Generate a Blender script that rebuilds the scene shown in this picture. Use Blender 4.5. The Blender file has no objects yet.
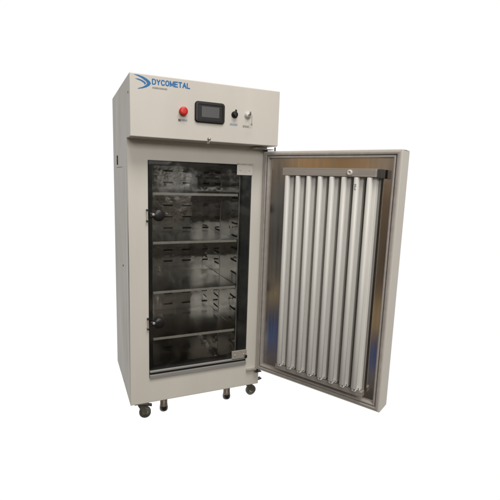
import bpy, bmesh, math, random
from mathutils import Vector, Matrix
random.seed(7)
C = bpy.context.scene.collection
Z0 = 0.090                                   # underside of the cabinet above the floor (casters)

# ------------------------------------------------------------------ camera
cam_d = bpy.data.cameras.new('camera')
cam = bpy.data.objects.new('camera', cam_d); C.objects.link(cam)
rt = Vector((0.9160042, -0.3998180, 0.0328910))
dn = Vector((-0.0359291, -0.1634207, -0.9859020))
fw = Vector((0.3995565, 0.9019087, -0.1640592))
m = Matrix.Identity(4)
for r in range(3):
    m[r][0] = rt[r]; m[r][1] = -dn[r]; m[r][2] = -fw[r]
m.translation = Vector((-0.2605845, -1.9940947, 1.1300380 + Z0))
cam.matrix_world = m
cam_d.sensor_width = 36; cam_d.lens = 30.1569
cam_d.clip_start = 0.05; cam_d.clip_end = 200
sc = bpy.context.scene
sc.camera = cam
sc.view_settings.view_transform = 'Standard'; sc.view_settings.look = 'None'
sc.view_settings.exposure = 0; sc.view_settings.gamma = 1
sc.cycles.max_bounces = 14; sc.cycles.glossy_bounces = 8; sc.cycles.transparent_max_bounces = 16
sc.cycles.sample_clamp_indirect = 4

# ------------------------------------------------------------------ world: white studio backdrop ahead, a workshop behind
w = bpy.data.worlds.new('World'); sc.world = w; w.use_nodes = True
nt = w.node_tree; N = nt.nodes; K = nt.links
bg = N['Background']; bg.inputs['Strength'].default_value = 1.0
def nd(t, **kw):
    n = N.new(t)
    for k, v in kw.items(): setattr(n, k, v)
    return n
def lk(a, b): K.new(a, b)
def mth(op, a, b=None, clamp=False):
    n = nd('ShaderNodeMath', operation=op, use_clamp=clamp)
    for i, s in enumerate((a, b)):
        if s is None: continue
        if isinstance(s, (int, float)): n.inputs[i].default_value = s
        else: lk(s, n.inputs[i])
    return n.outputs[0]
def ramp(fac, stops, interp='LINEAR'):
    n = nd('ShaderNodeValToRGB'); n.color_ramp.interpolation = interp
    e = n.color_ramp.elements
    while len(e) < len(stops): e.new(0.5)
    for i, (p, c) in enumerate(stops):
        e[i].position = p; e[i].color = (*c, 1)
    lk(fac, n.inputs[0]); return n.outputs[0]
def sstep(x, a, b):
    n = nd('ShaderNodeMapRange', interpolation_type='SMOOTHSTEP')
    n.inputs['From Min'].default_value = a; n.inputs['From Max'].default_value = b
    lk(x, n.inputs['Value']); return n.outputs[0]
def mixc(f, a, b, bt='MIX'):
    n = nd('ShaderNodeMix', data_type='RGBA', blend_type=bt)
    if isinstance(f, (int, float)): n.inputs[0].default_value = f
    else: lk(f, n.inputs[0])
    for i, s in ((6, a), (7, b)):
        if isinstance(s, tuple): n.inputs[i].default_value = (*s, 1)
        else: lk(s, n.inputs[i])
    return n.outputs[2]
tc = nd('ShaderNodeTexCoord'); D = tc.outputs['Generated']
sx = nd('ShaderNodeSeparateXYZ'); lk(D, sx.inputs[0])
dx, dy, dz = sx.outputs
dot = nd('ShaderNodeVectorMath', operation='DOT_PRODUCT'); lk(D, dot.inputs[0]); dot.inputs[1].default_value = fw
white = sstep(dot.outputs['Value'], 0.46, 0.57)
el = mth('MULTIPLY_ADD', dz, 0.5); N[-1].inputs[2].default_value = 0.5
room = ramp(el, [(0.0, (.060, .052, .045)), (0.26, (.062, .055, .048)), (0.36, (.125, .113, .098)), (0.46, (.15, .136, .12)), (0.50, (.10, .097, .092)), (0.55, (.13, .122, .114)),
                 (0.62, (.20, .185, .165)), (0.80, (.42, .40, .37)), (1.0, (.62, .60, .56))])
# shelves, boxes, doors and bright windows of the workshop round the horizon
mp = nd('ShaderNodeMapping'); lk(D, mp.inputs[0]); mp.inputs['Scale'].default_value = (5, 5, 9)
vo = nd('ShaderNodeTexVoronoi', distance='CHEBYCHEV'); lk(mp.outputs[0], vo.inputs['Vector']); vo.inputs['Scale'].default_value = 2.6
vs = nd('ShaderNodeSeparateColor'); lk(vo.outputs['Color'], vs.inputs[0])
room = mixc(1.0, room, ramp(vs.outputs[0], [(0, (.35, .34, .33)), (.5, (.9, .86, .8)), (1, (1.5, 1.4, 1.25))]), 'MULTIPLY')
near_h = mth('MULTIPLY', sstep(dz, -.10, .02), sstep(dz, .34, .22))
win = mth('MULTIPLY', near_h, mth('GREATER_THAN', vs.outputs[1], 0.80))
room = mixc(win, room, (1.0, .97, .92))
n3 = nd('ShaderNodeTexNoise'); lk(D, n3.inputs['Vector']); n3.inputs['Scale'].default_value = 11; n3.inputs['Detail'].default_value = 6; n3.inputs['Roughness'].default_value = .65
room = mixc(mth('MULTIPLY', near_h, sstep(n3.outputs['Fac'], .56, .66)), room, (.55, .53, .50))
room = mixc(mth('MULTIPLY', near_h, sstep(n3.outputs['Fac'], .46, .38)), room, (.03, .03, .033))
n4 = nd('ShaderNodeTexNoise'); lk(D, n4.inputs['Vector']); n4.inputs['Scale'].default_value = 19; n4.inputs['Detail'].default_value = 6; n4.inputs['Roughness'].default_value = .7
room = mixc(mth('MULTIPLY', sstep(dz, .45, .3), .9), room, mixc(1.0, room, ramp(n4.outputs['Fac'], [(.36, (.35, .36, .38)), (.5, (1, 1, 1)), (.62, (2.3, 2.25, 2.15))]), 'MULTIPLY'))
# what stands along the wall to the left: blue crates on the floor, cartons, brown shelving
lside = sstep(mth('MULTIPLY', dx, -1.0), .72, .84)
e2 = mth('MULTIPLY_ADD', dz, 1.0); N[-1].inputs[2].default_value = 0.5
wallc = ramp(e2, [(0.0, (.05, .045, .04)), (.058, (.035, .03, .025)), (.068, (.10, .085, .07)), (.090, (.10, .085, .07)), (.097, (.035, .055, .135)), (.150, (.035, .055, .14)), (.160, (.10, .08, .05)),
                  (.19, (.22, .16, .09)), (.245, (.20, .145, .085)), (.255, (.085, .065, .05)), (.40, (.12, .09, .065)), (.50, (.15, .105, .07)),
                  (.515, (.19, .165, .145)), (.575, (.20, .175, .155)), (.59, (.13, .12, .11)), (.75, (.26, .24, .22))])
wallg = ramp(e2, [(0.0, (.05, .05, .05)), (.112, (.075, .062, .05)), (.122, (.035, .058, .14)), (.185, (.04, .062, .14)), (.195, (.08, .08, .08)),
                  (.235, (.24, .19, .11)), (.265, (.10, .095, .085)), (.36, (.085, .087, .088)), (.53, (.11, .112, .113)), (.56, (.19, .155, .115)), (.75, (.24, .23, .21))])
wl = mixc(sstep(dy, -.10, .02), wallc, wallg)
cart = mth('MULTIPLY', mth('MULTIPLY', sstep(dy, -.165, -.15), sstep(dy, .03, .02)), mth('MULTIPLY', sstep(dz, .0, .012), sstep(dz, .09, .078)))
wl = mixc(cart, wl, (.30, .19, .095))
nz = nd('ShaderNodeTexNoise'); lk(D, nz.inputs['Vector']); nz.inputs['Scale'].default_value = 9; nz.inputs['Detail'].default_value = 5
wl = mixc(1.0, wl, ramp(nz.outputs['Fac'], [(.34, (.40, .40, .42)), (.5, (1, 1, 1)), (.66, (1.9, 1.85, 1.75))]), 'MULTIPLY')
room = mixc(lside, room, wl)
lk(mixc(white, room, (1.0, 1.0, 1.0)), bg.inputs['Color'])

# ------------------------------------------------------------------ workshop ceiling lamp and an added frontal fill
def area(name, loc, aim, sx_, sy_, power, col):
    d = bpy.data.lights.new(name, 'AREA'); d.shape = 'RECTANGLE'; d.size = sx_; d.size_y = sy_; d.energy = power; d.color = col
    o = bpy.data.objects.new(name, d); C.objects.link(o); o.location = loc
    o.rotation_euler = (Vector(aim) - Vector(loc)).to_track_quat('-Z', 'Y').to_euler(); return o
area('key_fill_light', (0.5, -3.3, 6.0), (0.3, 0, 1.0), 3.6, 2.4, 222, (1, .975, .935))
area('key_fill_light', (-0.5, -5.0, 2.8), (0.4, 0, 0.8), 3.0, 1.3, 98, (1, .975, .935))  # unseen fill lamp, added behind the camera to lift the front and shelves

# ------------------------------------------------------------------ materials
def mat(name, col, rough=.5, metal=0., spec=.5):
    M = bpy.data.materials.new(name); M.use_nodes = True
    b = M.node_tree.nodes['Principled BSDF']
    b.inputs['Base Color'].default_value = (*col, 1); b.inputs['Roughness'].default_value = rough
    b.inputs['Metallic'].default_value = metal; b.inputs['Specular IOR Level'].default_value = spec
    return M
def noisy(M, scale=(20, 20, 20), amt=.12, bump=0., bscale=300, rough=0., detail=4, bdist=.001):
    t = M.node_tree; b = t.nodes['Principled BSDF']
    co = t.nodes.new('ShaderNodeTexCoord'); mp = t.nodes.new('ShaderNodeMapping'); mp.inputs['Scale'].default_value = scale
    t.links.new(co.outputs['Object'], mp.inputs[0])
    n = t.nodes.new('ShaderNodeTexNoise'); n.inputs['Scale'].default_value = 1; n.inputs['Detail'].default_value = detail
    t.links.new(mp.outputs[0], n.inputs['Vector'])
    if amt:
        c = b.inputs['Base Color'].default_value[:3]
        r = t.nodes.new('ShaderNodeValToRGB'); e = r.color_ramp.elements
        e[0].position = .3; e[1].position = .7
        e[0].color = (*[x*(1-amt) for x in c], 1); e[1].color = (*[min(1, x*(1+amt)) for x in c], 1)
        t.links.new(n.outputs['Fac'], r.inputs[0]); t.links.new(r.outputs[0], b.inputs['Base Color'])
    if rough:
        q = t.nodes.new('ShaderNodeMapRange'); r0 = b.inputs['Roughness'].default_value
        q.inputs['From Min'].default_value = .3; q.inputs['From Max'].default_value = .7
        q.inputs['To Min'].default_value = max(.02, r0-rough); q.inputs['To Max'].default_value = r0+rough
        t.links.new(n.outputs['Fac'], q.inputs['Value']); t.links.new(q.outputs[0], b.inputs['Roughness'])
    if bump:
        n2 = t.nodes.new('ShaderNodeTexNoise'); n2.inputs['Scale'].default_value = bscale; n2.inputs['Detail'].default_value = 2
        t.links.new(co.outputs['Object'], n2.inputs['Vector'])
        bp = t.nodes.new('ShaderNodeBump'); bp.inputs['Strength'].default_value = bump; bp.inputs['Distance'].default_value = bdist
        t.links.new(n2.outputs['Fac'], bp.inputs['Height']); t.links.new(bp.outputs[0], b.inputs['Normal'])
    return M
PAINT = noisy(mat('cream_paint', (.628, .600, .553), .42, 0, .4), (7, 7, 2), .035, .08, 420, .05)
STEEL = noisy(mat('chamber_steel', (.46, .45, .435), .09, 1), (3, 3, 40), .10, .30, 17, .05, bdist=.006)
PAN = noisy(mat('door_steel', (.62, .58, .53), .13, 1), (60, 60, 2), .06, .12, 7, .04, bdist=.003)
RAIL = noisy(mat('brushed_steel', (.60, .565, .525), .38, .65), (4, 4, 300), .10, 0, 9, .06)
TRAY = noisy(mat('tray_metal', (.27, .26, .245), .5, .3), (60, 60, 4), .08)
BRACKET = noisy(mat('bracket_metal', (.055, .05, .045), .5), (60, 60, 60), .2)
SHELFTOP = noisy(mat('shelf_sheet_steel', (.40, .375, .34), .24, 1), (60, 8, 60), .08)
SHELF = noisy(mat('shelf_steel', (.84, .79, .70), .40, .1), (60, 8, 60), .08, 0, 9, .06)
GREYSTEEL = noisy(mat('sill_steel', (.36, .355, .345), .38, .35), (4, 200, 200), .10)
GASKET = noisy(mat('grey_rubber', (.36, .335, .315), .45), (30, 30, 30), .10)
BLACKSEAL = noisy(mat('black_seal', (.012, .013, .013), .5), (30, 30, 30), .2)
BLACK = noisy(mat('black_plastic', (.010, .010, .011), .38), (60, 60, 60), .2)
SEAL = noisy(mat('dark_seal', (.052, .056, .057), .45), (30, 30, 30), .2)
SLOT = mat('dark_opening', (.012, .012, .012), .9)
TUBE = noisy(mat('white_lamp_glass', (.58, .572, .55), .38), (30, 30, 4), .02)
BATTEN = noisy(mat('white_lamp_body', (.76, .75, .72), .40), (30, 30, 4), .03)
SEAMLINE = mat('panel_gap', (.13, .12, .11), .7)
KEYM = noisy(mat('key_metal', (.30, .29, .28), .4, .7), (60, 60, 60), .1)
RED = noisy(mat('red_plastic', (.62, .025, .018), .35), (60, 60, 60), .1)
BLUE = mat('blue_print', (.010, .15, .40), .5)
GREYPRINT = mat('grey_print', (.25, .23, .21), .6)
DARKPRINT = mat('dark_print', (.06, .045, .035), .6)
BLUEPRINT = mat('pale_blue_print', (.22, .30, .40), .6)
SCREEN = noisy(mat('grey_screen', (.115, .115, .120), .18), (8, 8, 8), .06)
CHROME = noisy(mat('bright_metal', (.72, .70, .67), .22, 1), (60, 60, 60), .1)
WHITEP = noisy(mat('white_clip', (.62, .60, .57), .35), (40, 40, 40), .05)
CLIP = noisy(mat('hinge_clip_steel', (.56, .53, .48), .40, .6), (80, 80, 80), .12)
WHEEL = noisy(mat('caster_tyre', (.085, .085, .072), .55), (60, 60, 60), .25)
HUB = noisy(mat('caster_hub', (.26, .25, .21), .5), (60, 60, 60), .2)
CASTM = noisy(mat('caster_metal', (.11, .105, .085), .5, .3), (60, 60, 60), .25)
FOOTB = noisy(mat('foot_metal', (.19, .16, .135), .42, .5), (60, 60, 60), .25)
GL = bpy.data.materials.new('grey_glass'); GL.use_nodes = True
t = GL.node_tree
for n in list(t.nodes):
    if n.type == 'BSDF_PRINCIPLED': t.nodes.remove(n)
tr = t.nodes.new('ShaderNodeBsdfTransparent'); tr.inputs[0].default_value = (.82, .83, .83, 1)
go = t.nodes.new('ShaderNodeBsdfGlossy'); go.inputs['Roughness'].default_value = .02
fr = t.nodes.new('ShaderNodeFresnel'); fr.inputs[0].default_value = 1.5
mx = t.nodes.new('ShaderNodeMixShader')
t.links.new(fr.outputs[0], mx.inputs[0]); t.links.new(tr.outputs[0], mx.inputs[1]); t.links.new(go.outputs[0], mx.inputs[2])
t.links.new(mx.outputs[0], t.nodes['Material Output'].inputs[0])
FLOORM = mat('glowing_white_floor', (.8, .8, .8), .6)
fb = FLOORM.node_tree.nodes['Principled BSDF']; fb.inputs['Emission Color'].default_value = (1, 1, 1, 1); fb.inputs['Emission Strength'].default_value = 1.0  # glow put into the floor material, no light source behind it

# ------------------------------------------------------------------ mesh helpers
class MB:
    def __init__(s): s.bm = bmesh.new(); s.mats = []
    def mi(s, m):
        if m not in s.mats: s.mats.append(m)
        return s.mats.index(m)
    def _fin(s, faces, m, smooth=False):
        i = s.mi(m)
        for f in faces: f.material_index = i; f.smooth = smooth
    def box(s, a, b, m, bev=0., seg=2, T=None):
        r = bmesh.ops.create_cube(s.bm, size=1.0); v = r['verts']
        for q in v: q.co = Vector([a[i] + (b[i]-a[i])*(q.co[i]+.5) for i in range(3)])
        fs = set(f for q in v for f in q.link_faces)
        if bev:
            es = list(set(e for q in v for e in q.link_edges))
            g = bmesh.ops.bevel(s.bm, geom=es, offset=bev, segments=seg, profile=.5, affect='EDGES')
            fs = set(f for f in g['faces']) | set(f for q in g['verts'] for f in q.link_faces)
        vs = set(q for f in fs for q in f.verts)
        if T is not None:
            for q in vs: q.co = T @ q.co
        s._fin(fs, m); return s
    def lathe(s, prof, o, ax, m, n=28, smooth=True):
        ax = Vector(ax).normalized(); e1 = ax.orthogonal().normalized(); e2 = ax.cross(e1); o = Vector(o)
        rings = []
        for (r, h) in prof:
            if r < 1e-6: rings.append([s.bm.verts.new(o + ax*h)])
            else: rings.append([s.bm.verts.new(o + ax*h + (e1*math.cos(2*math.pi*k/n) + e2*math.sin(2*math.pi*k/n))*r) for k in range(n)])
        fs = []
        for A, B in zip(rings, rings[1:]):
            for k in range(n):
                k2 = (k+1) % n
                if len(A) == 1 and len(B) == 1: continue
                if len(A) == 1: f = [A[0], B[k], B[k2]]
                elif len(B) == 1: f = [A[k], B[0], A[k2]]
                else: f = [A[k], B[k], B[k2], A[k2]]
                fs.append(s.bm.faces.new(f))
        s._fin(fs, m, smooth); return s
    def prism(s, poly, fn, d0, d1, m):            # polygon in 2D, fn(u,v,d)->3D
        A = [s.bm.verts.new(fn(u, v, d0)) for u, v in poly]; B = [s.bm.verts.new(fn(u, v, d1)) for u, v in poly]
        fs = [s.bm.faces.new(A), s.bm.faces.new(B[::-1])]
        n = len(poly)
        for k in range(n): fs.append(s.bm.faces.new([A[k], A[(k+1) % n], B[(k+1) % n], B[k]][::-1]))
        s._fin(fs, m); return s
    def quad(s, pts, m):
        f = s.bm.faces.new([s.bm.verts.new(p) for p in pts]); s._fin([f], m); return s
    def ring(s, x0, x1, z0, z1, prof, m):         # mitred rectangular moulding, prof = (inset, y)
        R = []
        for (i, y) in prof:
            R.append([s.bm.verts.new(c) for c in ((x0+i, y, z0+i), (x1-i, y, z0+i), (x1-i, y, z1-i), (x0+i, y, z1-i))])
        fs = []
        for A, B in zip(R, R[1:]):
            for k in range(4): fs.append(s.bm.faces.new([A[k], A[(k+1) % 4], B[(k+1) % 4], B[k]]))
        s._fin(fs, m); return s
    def build(s, name, parent=None, loc=None, rotz=0., normals=True):
        if normals: bmesh.ops.recalc_face_normals(s.bm, faces=s.bm.faces)
        me = bpy.data.meshes.new(name); s.bm.to_mesh(me); s.bm.free()
        for q in s.mats: me.materials.append(q)
        o = bpy.data.objects.new(name, me); C.objects.link(o)
        if parent is not None: o.parent = parent
        if loc is not None: o.location = loc
        o.rotation_euler = (0, 0, rotz)
        return o
def sharp(o, ang=35):
    me = o.data
    for p in me.polygons: p.use_smooth = True
    me.set_sharp_from_angle(angle=math.radians(ang))

# ------------------------------------------------------------------ setting
f = MB(); f.box((.0, .028, -.02), (.72, .60, 0), FLOORM)  # self-glowing white sheet, hides the contact shadow under the cabinet
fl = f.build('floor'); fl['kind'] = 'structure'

# ------------------------------------------------------------------ the cabinet
W, DP, ZT, P, ZH = .70, .563, 1.5556, .1117, 1.2985
root = bpy.data.objects.new('climate_cabinet', None); C.objects.link(root)
root['label'] = 'tall cream steel climate cabinet on casters with its lamp-lined outer door swung open'
root['category'] = 'cabinet'
ZL = (0, 0, Z0)
# opening of the chamber
OX0, OX1, OZ0, OZ1 = .0945, .6165, .131, 1.206

b = MB(); bm = b.bm
V = lambda *c: bm.verts.new(c)
Lb = [V(0, 0, 0), V(0, 0, ZH), V(0, 0, ZT), V(0, DP, ZT), V(0, DP, 0)]
Rb = [V(W, 0, 0), V(W, 0, ZH), V(W, 0, ZT), V(W, DP, ZT), V(W, DP, 0)]
H = [V(OX0, 0, OZ0), V(OX1, 0, OZ0), V(OX1, 0, OZ1), V(OX0, 0, OZ1)]
J = [V(OX0, .03, OZ0), V(OX1, .03, OZ0), V(OX1, .03, OZ1), V(OX0, .03, OZ1)]
F = bm.faces.new
F(Lb[::-1]); F(Rb); F([Lb[2], Lb[3], Rb[3], Rb[2]]); F([Lb[3], Lb[4], Rb[4], Rb[3]]); F([Lb[0], Rb[0], Rb[4], Lb[4]])
F([Lb[0], Rb[0], H[1], H[0]]); F([Rb[0], Rb[1], H[2], H[1]]); F([Rb[1], Lb[1], H[3], H[2]]); F([Lb[1], Lb[0], H[0], H[3]])
for k in range(4): F([H[k], H[(k+1) % 4], J[(k+1) % 4], J[k]])
bm.edges.ensure_lookup_table()
def ed(a, c): return bm.edges.get((a, c))
be = [ed(Lb[0], Lb[1]), ed(Rb[0], Rb[1]), ed(Lb[0], Rb[0]), ed(Lb[0], Lb[4]), ed(Rb[0], Rb[4]), ed(Lb[3], Lb[4]), ed(Rb[3], Rb[4]), ed(Lb[4], Rb[4]),
      ed(Lb[3], Rb[3]), ed(Lb[2], Lb[3]), ed(Rb[2], Rb[3])] + [ed(H[k], H[(k+1) % 4]) for k in range(4)]
bmesh.ops.bevel(bm, geom=[e for e in be if e], offset=.0035, segments=3, profile=.5, affect='EDGES')
b._fin(bm.faces, PAINT)
# removable side panel: a shallow raised sheet with its seam, slot and screw hole on the left flank
body = b.build('body', root, ZL); None
s = MB(); s.box((-.0005, .10, .192), (-.0001, .405, 1.173), PAINT); s.box((-.0009, .165, 1.1732), (-.0001, .402, 1.1755), SEAMLINE)
sp = s.build('side_panel', body)
s = MB(); s.box((-.0032, .352, 1.188), (-.0004, .372, 1.236), SLOT, .0005, 1); s.build('finger_slot', body)
s = MB(); s.lathe([(0, 0), (.0055, 0), (.0055, .0012), (0, .0014)], (-.0014, .185, .679), (-1, 0, 0), SLOT, 14); s.build('screw', sp)
s = MB(); s.box((W+.0005, .10, .192), (W+.0025, .45, 1.173), PAINT, .0006, 1); s.build('side_panel', body)

# overhanging control housing
h = MB(); bm = h.bm
Y = -P
WH = W + .004
A = [V(0, 0, ZH), V(WH, 0, ZH), V(WH, 0, ZT), V(0, 0, ZT)]; B = [V(0, Y, ZH), V(WH, Y, ZH), V(WH, Y, ZT), V(0, Y, ZT)]
F = bm.faces.new
F(B); 
for k in range(4): F([A[k], A[(k+1) % 4], B[(k+1) % 4], B[k]])
be = [ed(B[k], B[(k+1) % 4]) for k in range(4)] + [ed(A[0], B[0]), ed(A[1], B[1]), ed(A[2], B[2]), ed(A[3], B[3])]
bmesh.ops.bevel(bm, geom=be, offset=.0035, segments=3, profile=.5, affect='EDGES')
h._fin(bm.faces, PAINT)
hous = h.build('control_housing', root, ZL); None
s = MB(); s.lathe([(0, 0), (.005, 0), (.005, .0012), (.002, .002), (0, .002)], (-.0001, -.07, 1.483), (-1, 0, 0), GREYPRINT, 14); s.build('screw', hous)

hp = lambda u, v, d: (u, Y - d, v)           # a point on the housing's front
# emblem and lettering
e = MB()
a1 = [(.0184, 1.5496), (.0359, 1.5494), (.0563, 1.5448), (.0728, 1.5373), (.0853, 1.5279), (.0890, 1.5207), (.0831, 1.5112), (.0684, 1.5023), (.0518, 1.4968),
      (.0345, 1.4932), (.0353, 1.4961), (.0539, 1.503), (.0664, 1.5109), (.0735, 1.5189), (.0686, 1.5272), (.0521, 1.5372), (.0358, 1.5439)]
a2 = [(.0235, 1.5337), (.0378, 1.5342), (.0541, 1.5302), (.0645, 1.5241), (.0690, 1.5186), (.0625, 1.5126), (.0602, 1.519), (.0479, 1.5259), (.0357, 1.5296)]
e.prism(a1, hp, .0002, .0007, BLUE); e.prism(a2, hp, .0002, .0008, BLUE)
e.build('emblem', hous)
STROKES = {'D': [[(0, 0), (0, 1)], [(0, 1), (.5, 1), (.78, .84), (.86, .5), (.78, .16), (.5, 0), (0, 0)]], 'Y': [[(0, 1), (.43, .46), (.43, 0)], [(.86, 1), (.43, .46)]],
 'C': [[(.86, .80), (.70, .96), (.43, 1.0), (.16, .9), (0, .5), (.16, .1), (.43, 0), (.70, .04), (.86, .20)]],
 'O': [[(.46, 1), (.16, .9), (0, .5), (.16, .1), (.46, 0), (.76, .1), (.92, .5), (.76, .9), (.46, 1)]], 'M': [[(0, 0), (0, 1), (.48, .12), (.96, 1), (.96, 0)]],
 'E': [[(.74, 1), (0, 1), (0, 0), (.76, 0)], [(0, .52), (.68, .52)]], 'T': [[(0, 1), (.82, 1)], [(.41, 1), (.41, 0)]],
 'A': [[(0, 0), (.45, 1), (.90, 0)], [(.17, .34), (.73, .34)]], 'L': [[(0, 1), (0, 0), (.72, 0)]]}
def lettering(name, word, x0, x1, z0, cap, th, m, parent):
    q = MB(); gap = .37; adv = [max(p[0] for st in STROKES[ch] for p in st) for ch in word]
    k = (x1-x0-th)/(sum(adv) + gap*(len(word)-1)); X = x0 + th/2; dd = .0003
    for ch, a_ in zip(word, adv):
        for st in STROKES[ch]:
            P2 = [Vector((X + p[0]*k, z0 + th/2 + p[1]*(cap-th))) for p in st]
            for A_, B_ in zip(P2, P2[1:]):
                t_ = (B_-A_).normalized(); n_ = Vector((-t_.y, t_.x))*th/2; e_ = t_*th*.36
                q.quad([hp(v.x, v.y, dd) for v in (A_-e_-n_, B_+e_-n_, B_+e_+n_, A_-e_+n_)], m); dd += .00001
        X += (a_+gap)*k
    return q.build(name, parent, normals=False)
lettering('lettering', 'DYCOMETAL', .0930, .2600, 1.5165, .0245, .0050, BLUE, hous)
def print_bars(name, rows, m, parent):        # print too small to read in the photograph: short worn strokes
    q = MB()
    for (x0, x1, z, hh) in rows:
        x = x0
        while x < x1:
            ww = random.uniform(.0025, .005); q.quad([hp(x, z, .0004), hp(min(x+ww, x1), z, .0004), hp(min(x+ww, x1), z+hh*random.uniform(.7, 1), .0004), hp(x, z+hh, .0004)], m)
            x += ww + random.uniform(.0008, .0018)
    return q.build(name, parent, normals=False)
print_bars('small_print', [(.095, .158, 1.5005, .0080)], GREYPRINT, hous)
print_bars('button_caption', [(.2080, .2205, 1.376, .011)], DARKPRINT, hous)
print_bars('button_caption', [(.2225, .248, 1.378, .009)], BLUEPRINT, hous)
print_bars('switch_caption', [(.450, .487, 1.378, .0105)], BLUEPRINT, hous)
print_bars('key_caption', [(.515, .546, 1.374, .0105)], GREYPRINT, hous)

# emergency button
eb = MB(); eb.lathe([(.0175, 0), (.0175, .003), (.011, .005), (.011, .010), (.0175, .012), (.0185, .015), (.0185, .019), (.0165, .0225), (.009, .0235), (0, .0235)], (.2275, Y, 1.4190), (0, -1, 0), RED)
ebo = eb.build('emergency_button', root, ZL)
# touch screen
def rrect(x0, x1, z0, z1, r, n=6):
    pts = []
    for cx, cz, a0 in ((x1-r, z1-r, 0), (x0+r, z1-r, 90), (x0+r, z0+r, 180), (x1-r, z0+r, 270)):
        for k in range(n+1):
            a = math.radians(a0 + 90*k/n); pts.append((cx+r*math.cos(a), cz+r*math.sin(a)))
    return pts
def layered(q, levels, m):                     # stacked rounded outlines -> bevelled bezel
    R = [[q.bm.verts.new(hp(u, v, d)) for u, v in poly] for poly, d in levels]
    fs = []
    for A_, B_ in zip(R, R[1:]):
        n = len(A_)
        for k in range(n): fs.append(q.bm.faces.new([A_[k], A_[(k+1) % n], B_[(k+1) % n], B_[k]]))
    fs.append(q.bm.faces.new(R[-1])); q._fin(fs, m)
sx0, sx1, sz0, sz1 = .281, .4215, 1.3790, 1.4700
ts = MB(); layered(ts, [(rrect(sx0, sx1, sz0, sz1, .014), 0), (rrect(sx0, sx1, sz0, sz1, .014), .007), (rrect(sx0+.004, sx1-.004, sz0+.004, sz1-.004, .011), .011),
                        (rrect(sx0+.012, sx1-.012, sz0+.012, sz1-.012, .006), .0115), (rrect(sx0+.014, sx1-.014, sz0+.014, sz1-.014, .005), .0095)], BLACK)
tso = ts.build('touch_screen', root, ZL)
s = MB(); s.box((.3115, Y-.0102, 1.4030), (.3940, Y-.0096, 1.4490), SCREEN); s.build('display', tso)
# rotary switch
k = MB(); k.lathe([(.0155, 0), (.0155, .004), (.012, .006), (.012, .016), (0, .0165)], (.4718, Y, 1.427), (0, -1, 0), BLACK)
k.box((.4672, Y-.022, 1.417), (.4764, Y-.015, 1.448), BLACK, .0022)
ko = k.build('rotary_switch', root, ZL)
# key switch with key and tag
k = MB(); k.lathe([(.0165, 0), (.0165, .003), (.0115, .006), (.0115, .011), (0, .0112)], (.538, Y, 1.430), (0, -1, 0), WHITEP)
kso = k.build('key_switch', root, ZL)
k = MB(); k.box((.5365, Y-.028, 1.4265), (.5395, Y-.0105, 1.4335), KEYM)
k.lathe([(0, 0), (.0095, .0001), (.0095, .0022), (0, .0023)], (.5365, Y-.034, 1.434), (1, 0, 0), KEYM, 18)
k.build('key', kso)
k = MB(); k.box((.5445, Y-.036, 1.388), (.5470, Y-.033, 1.428), CHROME, .0008, 1)
k.box((.541, Y-.036, 1.381), (.5495, Y-.033, 1.392), CHROME, .001, 1); k.build('key', kso)
# latch lock under the lip of the housing
k = MB(); k.box((.3445, Y+.010, 1.290), (.3565, Y+.030, 1.2985), CHROME, .001)
k.lathe([(.0085, 0), (.0085, .003), (.006, .0045), (.006, .010), (0, .0105)], (.3503, Y, 1.3105), (0, -1, 0), CLIP, 20)
k.box((.3485, Y-.0095, 1.2935), (.3520, Y-.0055, 1.3100), CLIP, .0008, 1)
k.build('housing_latch', root, ZL)

# ------------------------------------------------------------------ steel chamber
IX0, IX1, IY1, IZ0, IZ1 = .116, .568, .485, .186, 1.188
c = MB()
cs = [(IX0, IZ0), (IX1, IZ0), (IX1, IZ1), (IX0, IZ1)]
for k_ in range(4):
    (xa, za), (xb, zb) = cs[k_], cs[(k_+1) % 4]
    c.quad([(xa, .031, za), (xb, .031, zb), (xb, IY1, zb), (xa, IY1, za)], STEEL)
c.quad([(x, IY1, z) for x, z in cs], STEEL)
zr = [.228 + .0672*i for i in range(15)]
for z in zr:
    if z > 1.17: continue
    for xc, ww in ((.297, .027), (.411, .027), (.530, .018), (.175, .02)):
        c.box((xc-ww, IY1-.0015, z-.0045), (xc+ww, IY1-.0004, z+.0045), SLOT)
    for yc in (.092, .37):
        c.box((IX1-.0015, yc-.040, z-.0045), (IX1-.0004, yc+.040, z+.0045), SLOT)
        c.box((IX0+.0004, yc-.040, z-.0045), (IX0+.0015, yc+.040, z+.0045), SLOT)
for yy in (.318,): c.box((IX1-.0015, yy, IZ0+.002), (IX1-.0002, yy+.003, IZ1-.002), RAIL)
for xx in (.345, .470): c.box((xx, IY1-.0012, IZ0+.002), (xx+.0025, IY1-.0002, IZ1-.002), STEEL)
c.box((IX1-.0022, .0312, IZ0+.002), (IX1-.0002, .0352, IZ1-.002), SHELF)
lin = c.build('chamber_liner', root, ZL)
for z in (1.0555, .8165, .566, .3235):
    q = MB()
    q.box((IX0+.003, .046, z), (IX1-.003, .4835, z+.0025), SHELFTOP)
    q.box((IX0+.006, .040, z-.0105), (IX1-.006, .0458, z+.0025), SHELF, .0015)
    q.box((IX0+.008, .060, z-.006), (IX0+.018, .460, z-.0005), SHELF); q.box((IX1-.018, .060, z-.006), (IX1-.008, .460, z-.0005), SHELF)
    q.build('shelf', root, ZL)

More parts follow.
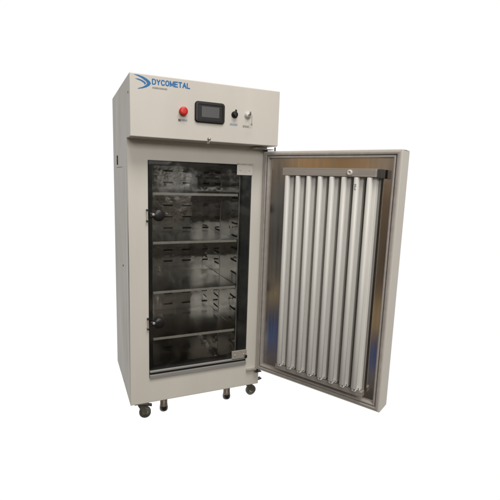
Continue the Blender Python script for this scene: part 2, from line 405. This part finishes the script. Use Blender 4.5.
# ------------------------------------------------------------------ inner glass door
g = MB(); g.box((.0955, -.0070, .1775), (.6155, -.0015, 1.2045), GL)
gd = g.build('glass_door', root, ZL)
q = MB()
def frame(x0, x1, z0, z1, l, r_, bt, tp, y0, y1, m):
    q.box((x0, y0, z0), (x0+l, y1, z1), BLACKSEAL); q.box((x1-r_, y0, z0), (x1, y1, z1), m)
    q.box((x0+l+.0002, y0, z1-tp), (x1-r_-.0002, y1, z1), BLACKSEAL); q.box((x0+l+.0002, y0, z0), (x1-r_-.0002, y1, z0+bt), m)
frame(.0975, .6135, .1785, 1.2025, .0150, .0440, .009, .017, .001, .029, SEAL)
q.build('seal', gd)
for x0, x1, z0, z1, mm in ((.5325, .6185, 1.1545, 1.2050, WHITEP), (.5310, .6175, .1690, .2190, CLIP)):
    q = MB(); q.box((x0, -.0125, z0), (x1, -.0073, z1), mm, .0012)
    for xx in (x0+.018, x1-.018): q.lathe([(0, 0), (.005, 0), (.004, .0016), (0, .002)], (xx, -.0126, (z0+z1)/2), (0, -1, 0), mm, 14)
    if mm is WHITEP: q.box((x0+.006, -.0120, z1+.0005), (x1+.002, .000, z1+.0085), CLIP, .001)
    else: q.box((x1-.012, -.020, z0+.004), (x1+.001, -.0128, z0+.020), BLACK, .001)
    q.build('hinge_clip', gd)
for z in (.953, .4225):
    q = MB(); q.lathe([(.020, 0), (.0275, .003), (.0275, .012), (.024, .017), (.010, .019), (0, .019)], (.1400, -.0072, z), (0, -1, 0), BLACK, 32)
    q.box((.097, -.022, z-.010), (.135, -.0125, z+.013), BLACK, .004)
    kn = q.build('latch_knob', gd)
    q = MB(); q.lathe([(0, 0), (.0072, 0), (.0072, .004), (.005, .006), (0, .0064)], (.1135, -.0222, z+.004), (0, -1, 0), GREYSTEEL, 18); q.build('rivet', kn)
    q = MB(); q.box((.0855, -.012, z-.028), (.0915, 0, z+.025), CLIP, .001)
    q.box((.083, -.017, z-.030), (.0935, -.0005, z-.023), BLACK, .001); q.box((.083, -.017, z+.021), (.0935, -.0005, z+.028), BLACK, .001)
    q.build('latch_keeper', root, ZL)
# sill below the glass
q = MB(); q.box((.0955, -.0125, .1640), (.6175, .012, .1755), GREYSTEEL, .0025)
q.box((.0965, -.002, .1520), (.6165, .012, .1636), SLOT)
q.box((.0955, -.0100, .1300), (.6175, .012, .1516), GREYSTEEL, .002)
q.build('door_sill', root, ZL)

# ------------------------------------------------------------------ outer door (local axes: x along the door, +y through its thickness, z up)
PHI = -1.0536861; WD, TD, DZ0, DZ1 = .6978, .0955, .1013, 1.2778
d = MB(); bm = d.bm; V = lambda *c_: bm.verts.new(c_); F = bm.faces.new
Fr = [V(0, 0, DZ0), V(WD, 0, DZ0), V(WD, 0, DZ1), V(0, 0, DZ1)]; Bk = [V(0, TD, DZ0), V(WD, TD, DZ0), V(WD, TD, DZ1), V(0, TD, DZ1)]
i = .0090
In = [V(i, 0, DZ0+i), V(WD-i, 0, DZ0+i), V(WD-i, 0, DZ1-i), V(i, 0, DZ1-i)]; In2 = [V(v.co.x, .02, v.co.z) for v in In]
F(Bk)
for k_ in range(4):
    n_ = (k_+1) % 4
    F([Fr[k_], Fr[n_], Bk[n_], Bk[k_]]); F([Fr[k_], Fr[n_], In[n_], In[k_]]); F([In[k_], In[n_], In2[n_], In2[k_]])
be = [ed(Fr[k_], Fr[(k_+1) % 4]) for k_ in range(4)] + [ed(Bk[k_], Bk[(k_+1) % 4]) for k_ in range(4)] + [ed(Fr[k_], Bk[k_]) for k_ in range(4)]
bmesh.ops.bevel(bm, geom=be, offset=.004, segments=3, profile=.5, affect='EDGES')
d._fin(bm.faces, PAINT)
DL = (.6733343, -.019685, Z0)
door = d.build('door', root, DL, PHI); None
q = MB(); q.ring(0, WD, DZ0, DZ1, [(.0087, .006), (.0087, -.002), (.0110, -.0052), (.0150, -.0060), (.0190, -.0056), (.0212, -.0035), (.0222, .0035), (.0245, .0035), (.0256, -.0030), (.0285, -.0045), (.0325, -.0040), (.0345, -.0020), (.0360, .0125)], GASKET)
q.build('gasket', door)
q = MB(); q.box((.0350, .0125, DZ0+.0350), (WD-.0350, .0145, DZ1-.0350), PAN)
q.build('inner_panel', door)

# lamp panel standing off the inner face of the door
lp_u0, lp_u1 = .1485, .6260
q = MB(); q.box((lp_u0+.003, -.0035, .186), (lp_u1-.008, -.0015, 1.158), TRAY)
lamp_panel = q.build('lamp_panel', root, DL, PHI)
q = MB(); q.box((lp_u0+.009, -.062, 1.1600), (lp_u1-.010, -.004, 1.1945), RAIL, .001); q.build('top_rail', lamp_panel)
q = MB(); q.box((lp_u1-.0095, -.050, 1.1560), (lp_u1+.0075, -.002, 1.1935), BRACKET, .0015); q.build('rail_bracket', lamp_panel)
q = MB(); q.box((lp_u0-.001, -.034, .1640), (lp_u1-.005, -.004, .1880), RAIL, .001); q.build('bottom_rail', lamp_panel)
q = MB(); q.lathe([(0, 0), (.0125, .0001), (.0125, .005), (.009, .007), (.0045, .007), (.0045, .004), (0, .004)], (.499, -.0622, 1.1765), (0, -1, 0), WHITEP, 24); q.build('rail_bolt', lamp_panel)
NL = 8
def batten(c0):
    q = MB(); q.box((c0-.013, -.0330, .192), (c0+.0225, -.0045, 1.1585), BATTEN, .002)
    q.box((c0-.010, -.052, .1895), (c0+.010, -.0332, .211), BATTEN, .003)
    q.lathe([(0, 0), (.0028, 0), (.0022, .0012), (0, .0013)], (c0+.004, -.0521, .198), (0, -1, 0), SLOT, 10)
    q.lathe([(0, 0), (.0028, 0), (.0022, .0012), (0, .0013)], (c0+.0165, -.0331, .200), (0, -1, 0), SLOT, 10)
    return q
def tube():
    q = MB(); q.lathe([(0, .204), (.011, .2045), (.013, .208), (.013, 1.1580), (0, 1.1585)], (0, -.0500, 0), (0, 0, 1), TUBE, 24); return q
u_c = [.1805 + .0580*k_ for k_ in range(NL)]
b0 = batten(0).build('lamp_batten', lamp_panel); t0 = tube().build('lamp_tube', lamp_panel)
for k_, u in enumerate(u_c):
    bb, tt = (b0, t0) if k_ == 0 else (b0.copy(), t0.copy())
    if k_: C.objects.link(bb); C.objects.link(tt)
    bb.location = (u, 0, 0); tt.location = (u, 0, 0)
# tiny maker's print near the top of the seventh tube
q = MB()
for zz in (1.105, 1.112, 1.119, 1.126): q.box((u_c[6]-.004, -.0637, zz), (u_c[6]+.003+random.uniform(-.002, .002), -.0627, zz+.003), GREYPRINT)
q.build('tube_print', lamp_panel)

# hinges between cabinet and door
q = MB(); q.box((.612, -.052, 1.2865), (.665, .000, 1.2930), WHITEP, .001)
q.box((.655, -.066, 1.2830), (.706, -.010, 1.2864), CLIP, .001)
q.lathe([(0, 1.279), (.0035, 1.279), (.0035, 1.2985), (0, 1.2985)], (.7175, -.056, 0), (0, 0, 1), BLACK, 14)
q.box((.668, -.030, 1.2780), (.690, -.010, 1.2829), BLACK, .001)
q.build('hinge', root, ZL)
q = MB(); q.box((.6225, -.018, .0905), (.6800, -.0004, .1000), CLIP, .001); q.box((.664, -.040, .0880), (.700, -.004, .0904), BLACK, .0008)
q.build('hinge', root, ZL)

# ------------------------------------------------------------------ casters and levelling feet
def caster(x, y, rz, lever=True, tilt=12, reach=.058):
    T = MB(); T.box((-.032, -.032, -.004), (.032, .032, -.0002), CASTM, .001)
    T.lathe([(.020, -.004), (.022, -.008), (.020, -.016), (.012, -.020), (0, -.020)], (0, 0, 0), (0, 0, 1), CASTM, 20)
    for sy in (-1, 1):
        T.prism([(-.016, -.014), (.016, -.014), (.030, -.052), (.026, -.060), (.018, -.062), (.006, -.050), (-.010, -.026)],
                lambda u, v, dd, sy=sy: (u, sy*(.0165+dd), v), 0, .0022, CASTM)
    c_ = T.build('caster', root, (x, y, Z0), rz); sharp(c_, 40)
    T = MB(); T.lathe([(.017, -.0125), (.0255, -.0120), (.0295, -.008), (.0300, 0), (.0295, .008), (.0255, .0120), (.017, .0125)], (.019, 0, -.0600), (0, 1, 0), WHEEL, 32)
    wh = T.build('wheel', c_)
    T = MB(); T.lathe([(0, -.0150), (.007, -.0150), (.008, -.0118), (.0165, -.0112), (.0165, .0112), (.008, .0118), (.007, .0150), (0, .0150)], (.019, 0, -.0600), (0, 1, 0), HUB, 24)
    T.build('hub', c_)
    if lever:
        T = MB(); T.box((.006, -.013, -.016), (reach, .013, -.0105), BLACK, .002, T=Matrix.Rotation(math.radians(tilt), 4, 'Y')); T.build('brake_pedal', c_)
    return c_
caster(.057, .030, math.radians(-10))
caster(.660, .052, math.radians(4), True, -10, .082)
caster(.070, .500, math.radians(170), False)
caster(.630, .500, math.radians(150), False)
for x, y in ((.178, .055), (.532, .055)):
    T = MB(); T.lathe([(0, 0), (.0190, -.0004), (.0190, -.050), (.0205, -.052), (.0205, -.058)], (x, y, 0), (0, 0, 1), FOOTB, 24)
    fo = T.build('levelling_foot', root, ZL)
    T = MB(); T.lathe([(.0205, -.0582), (.0220, -.064), (.0220, -.078), (.019, -.0848), (0, -.0849)], (x, y, 0), (0, 0, 1), BLACK, 24); T.build('foot_pad', fo)
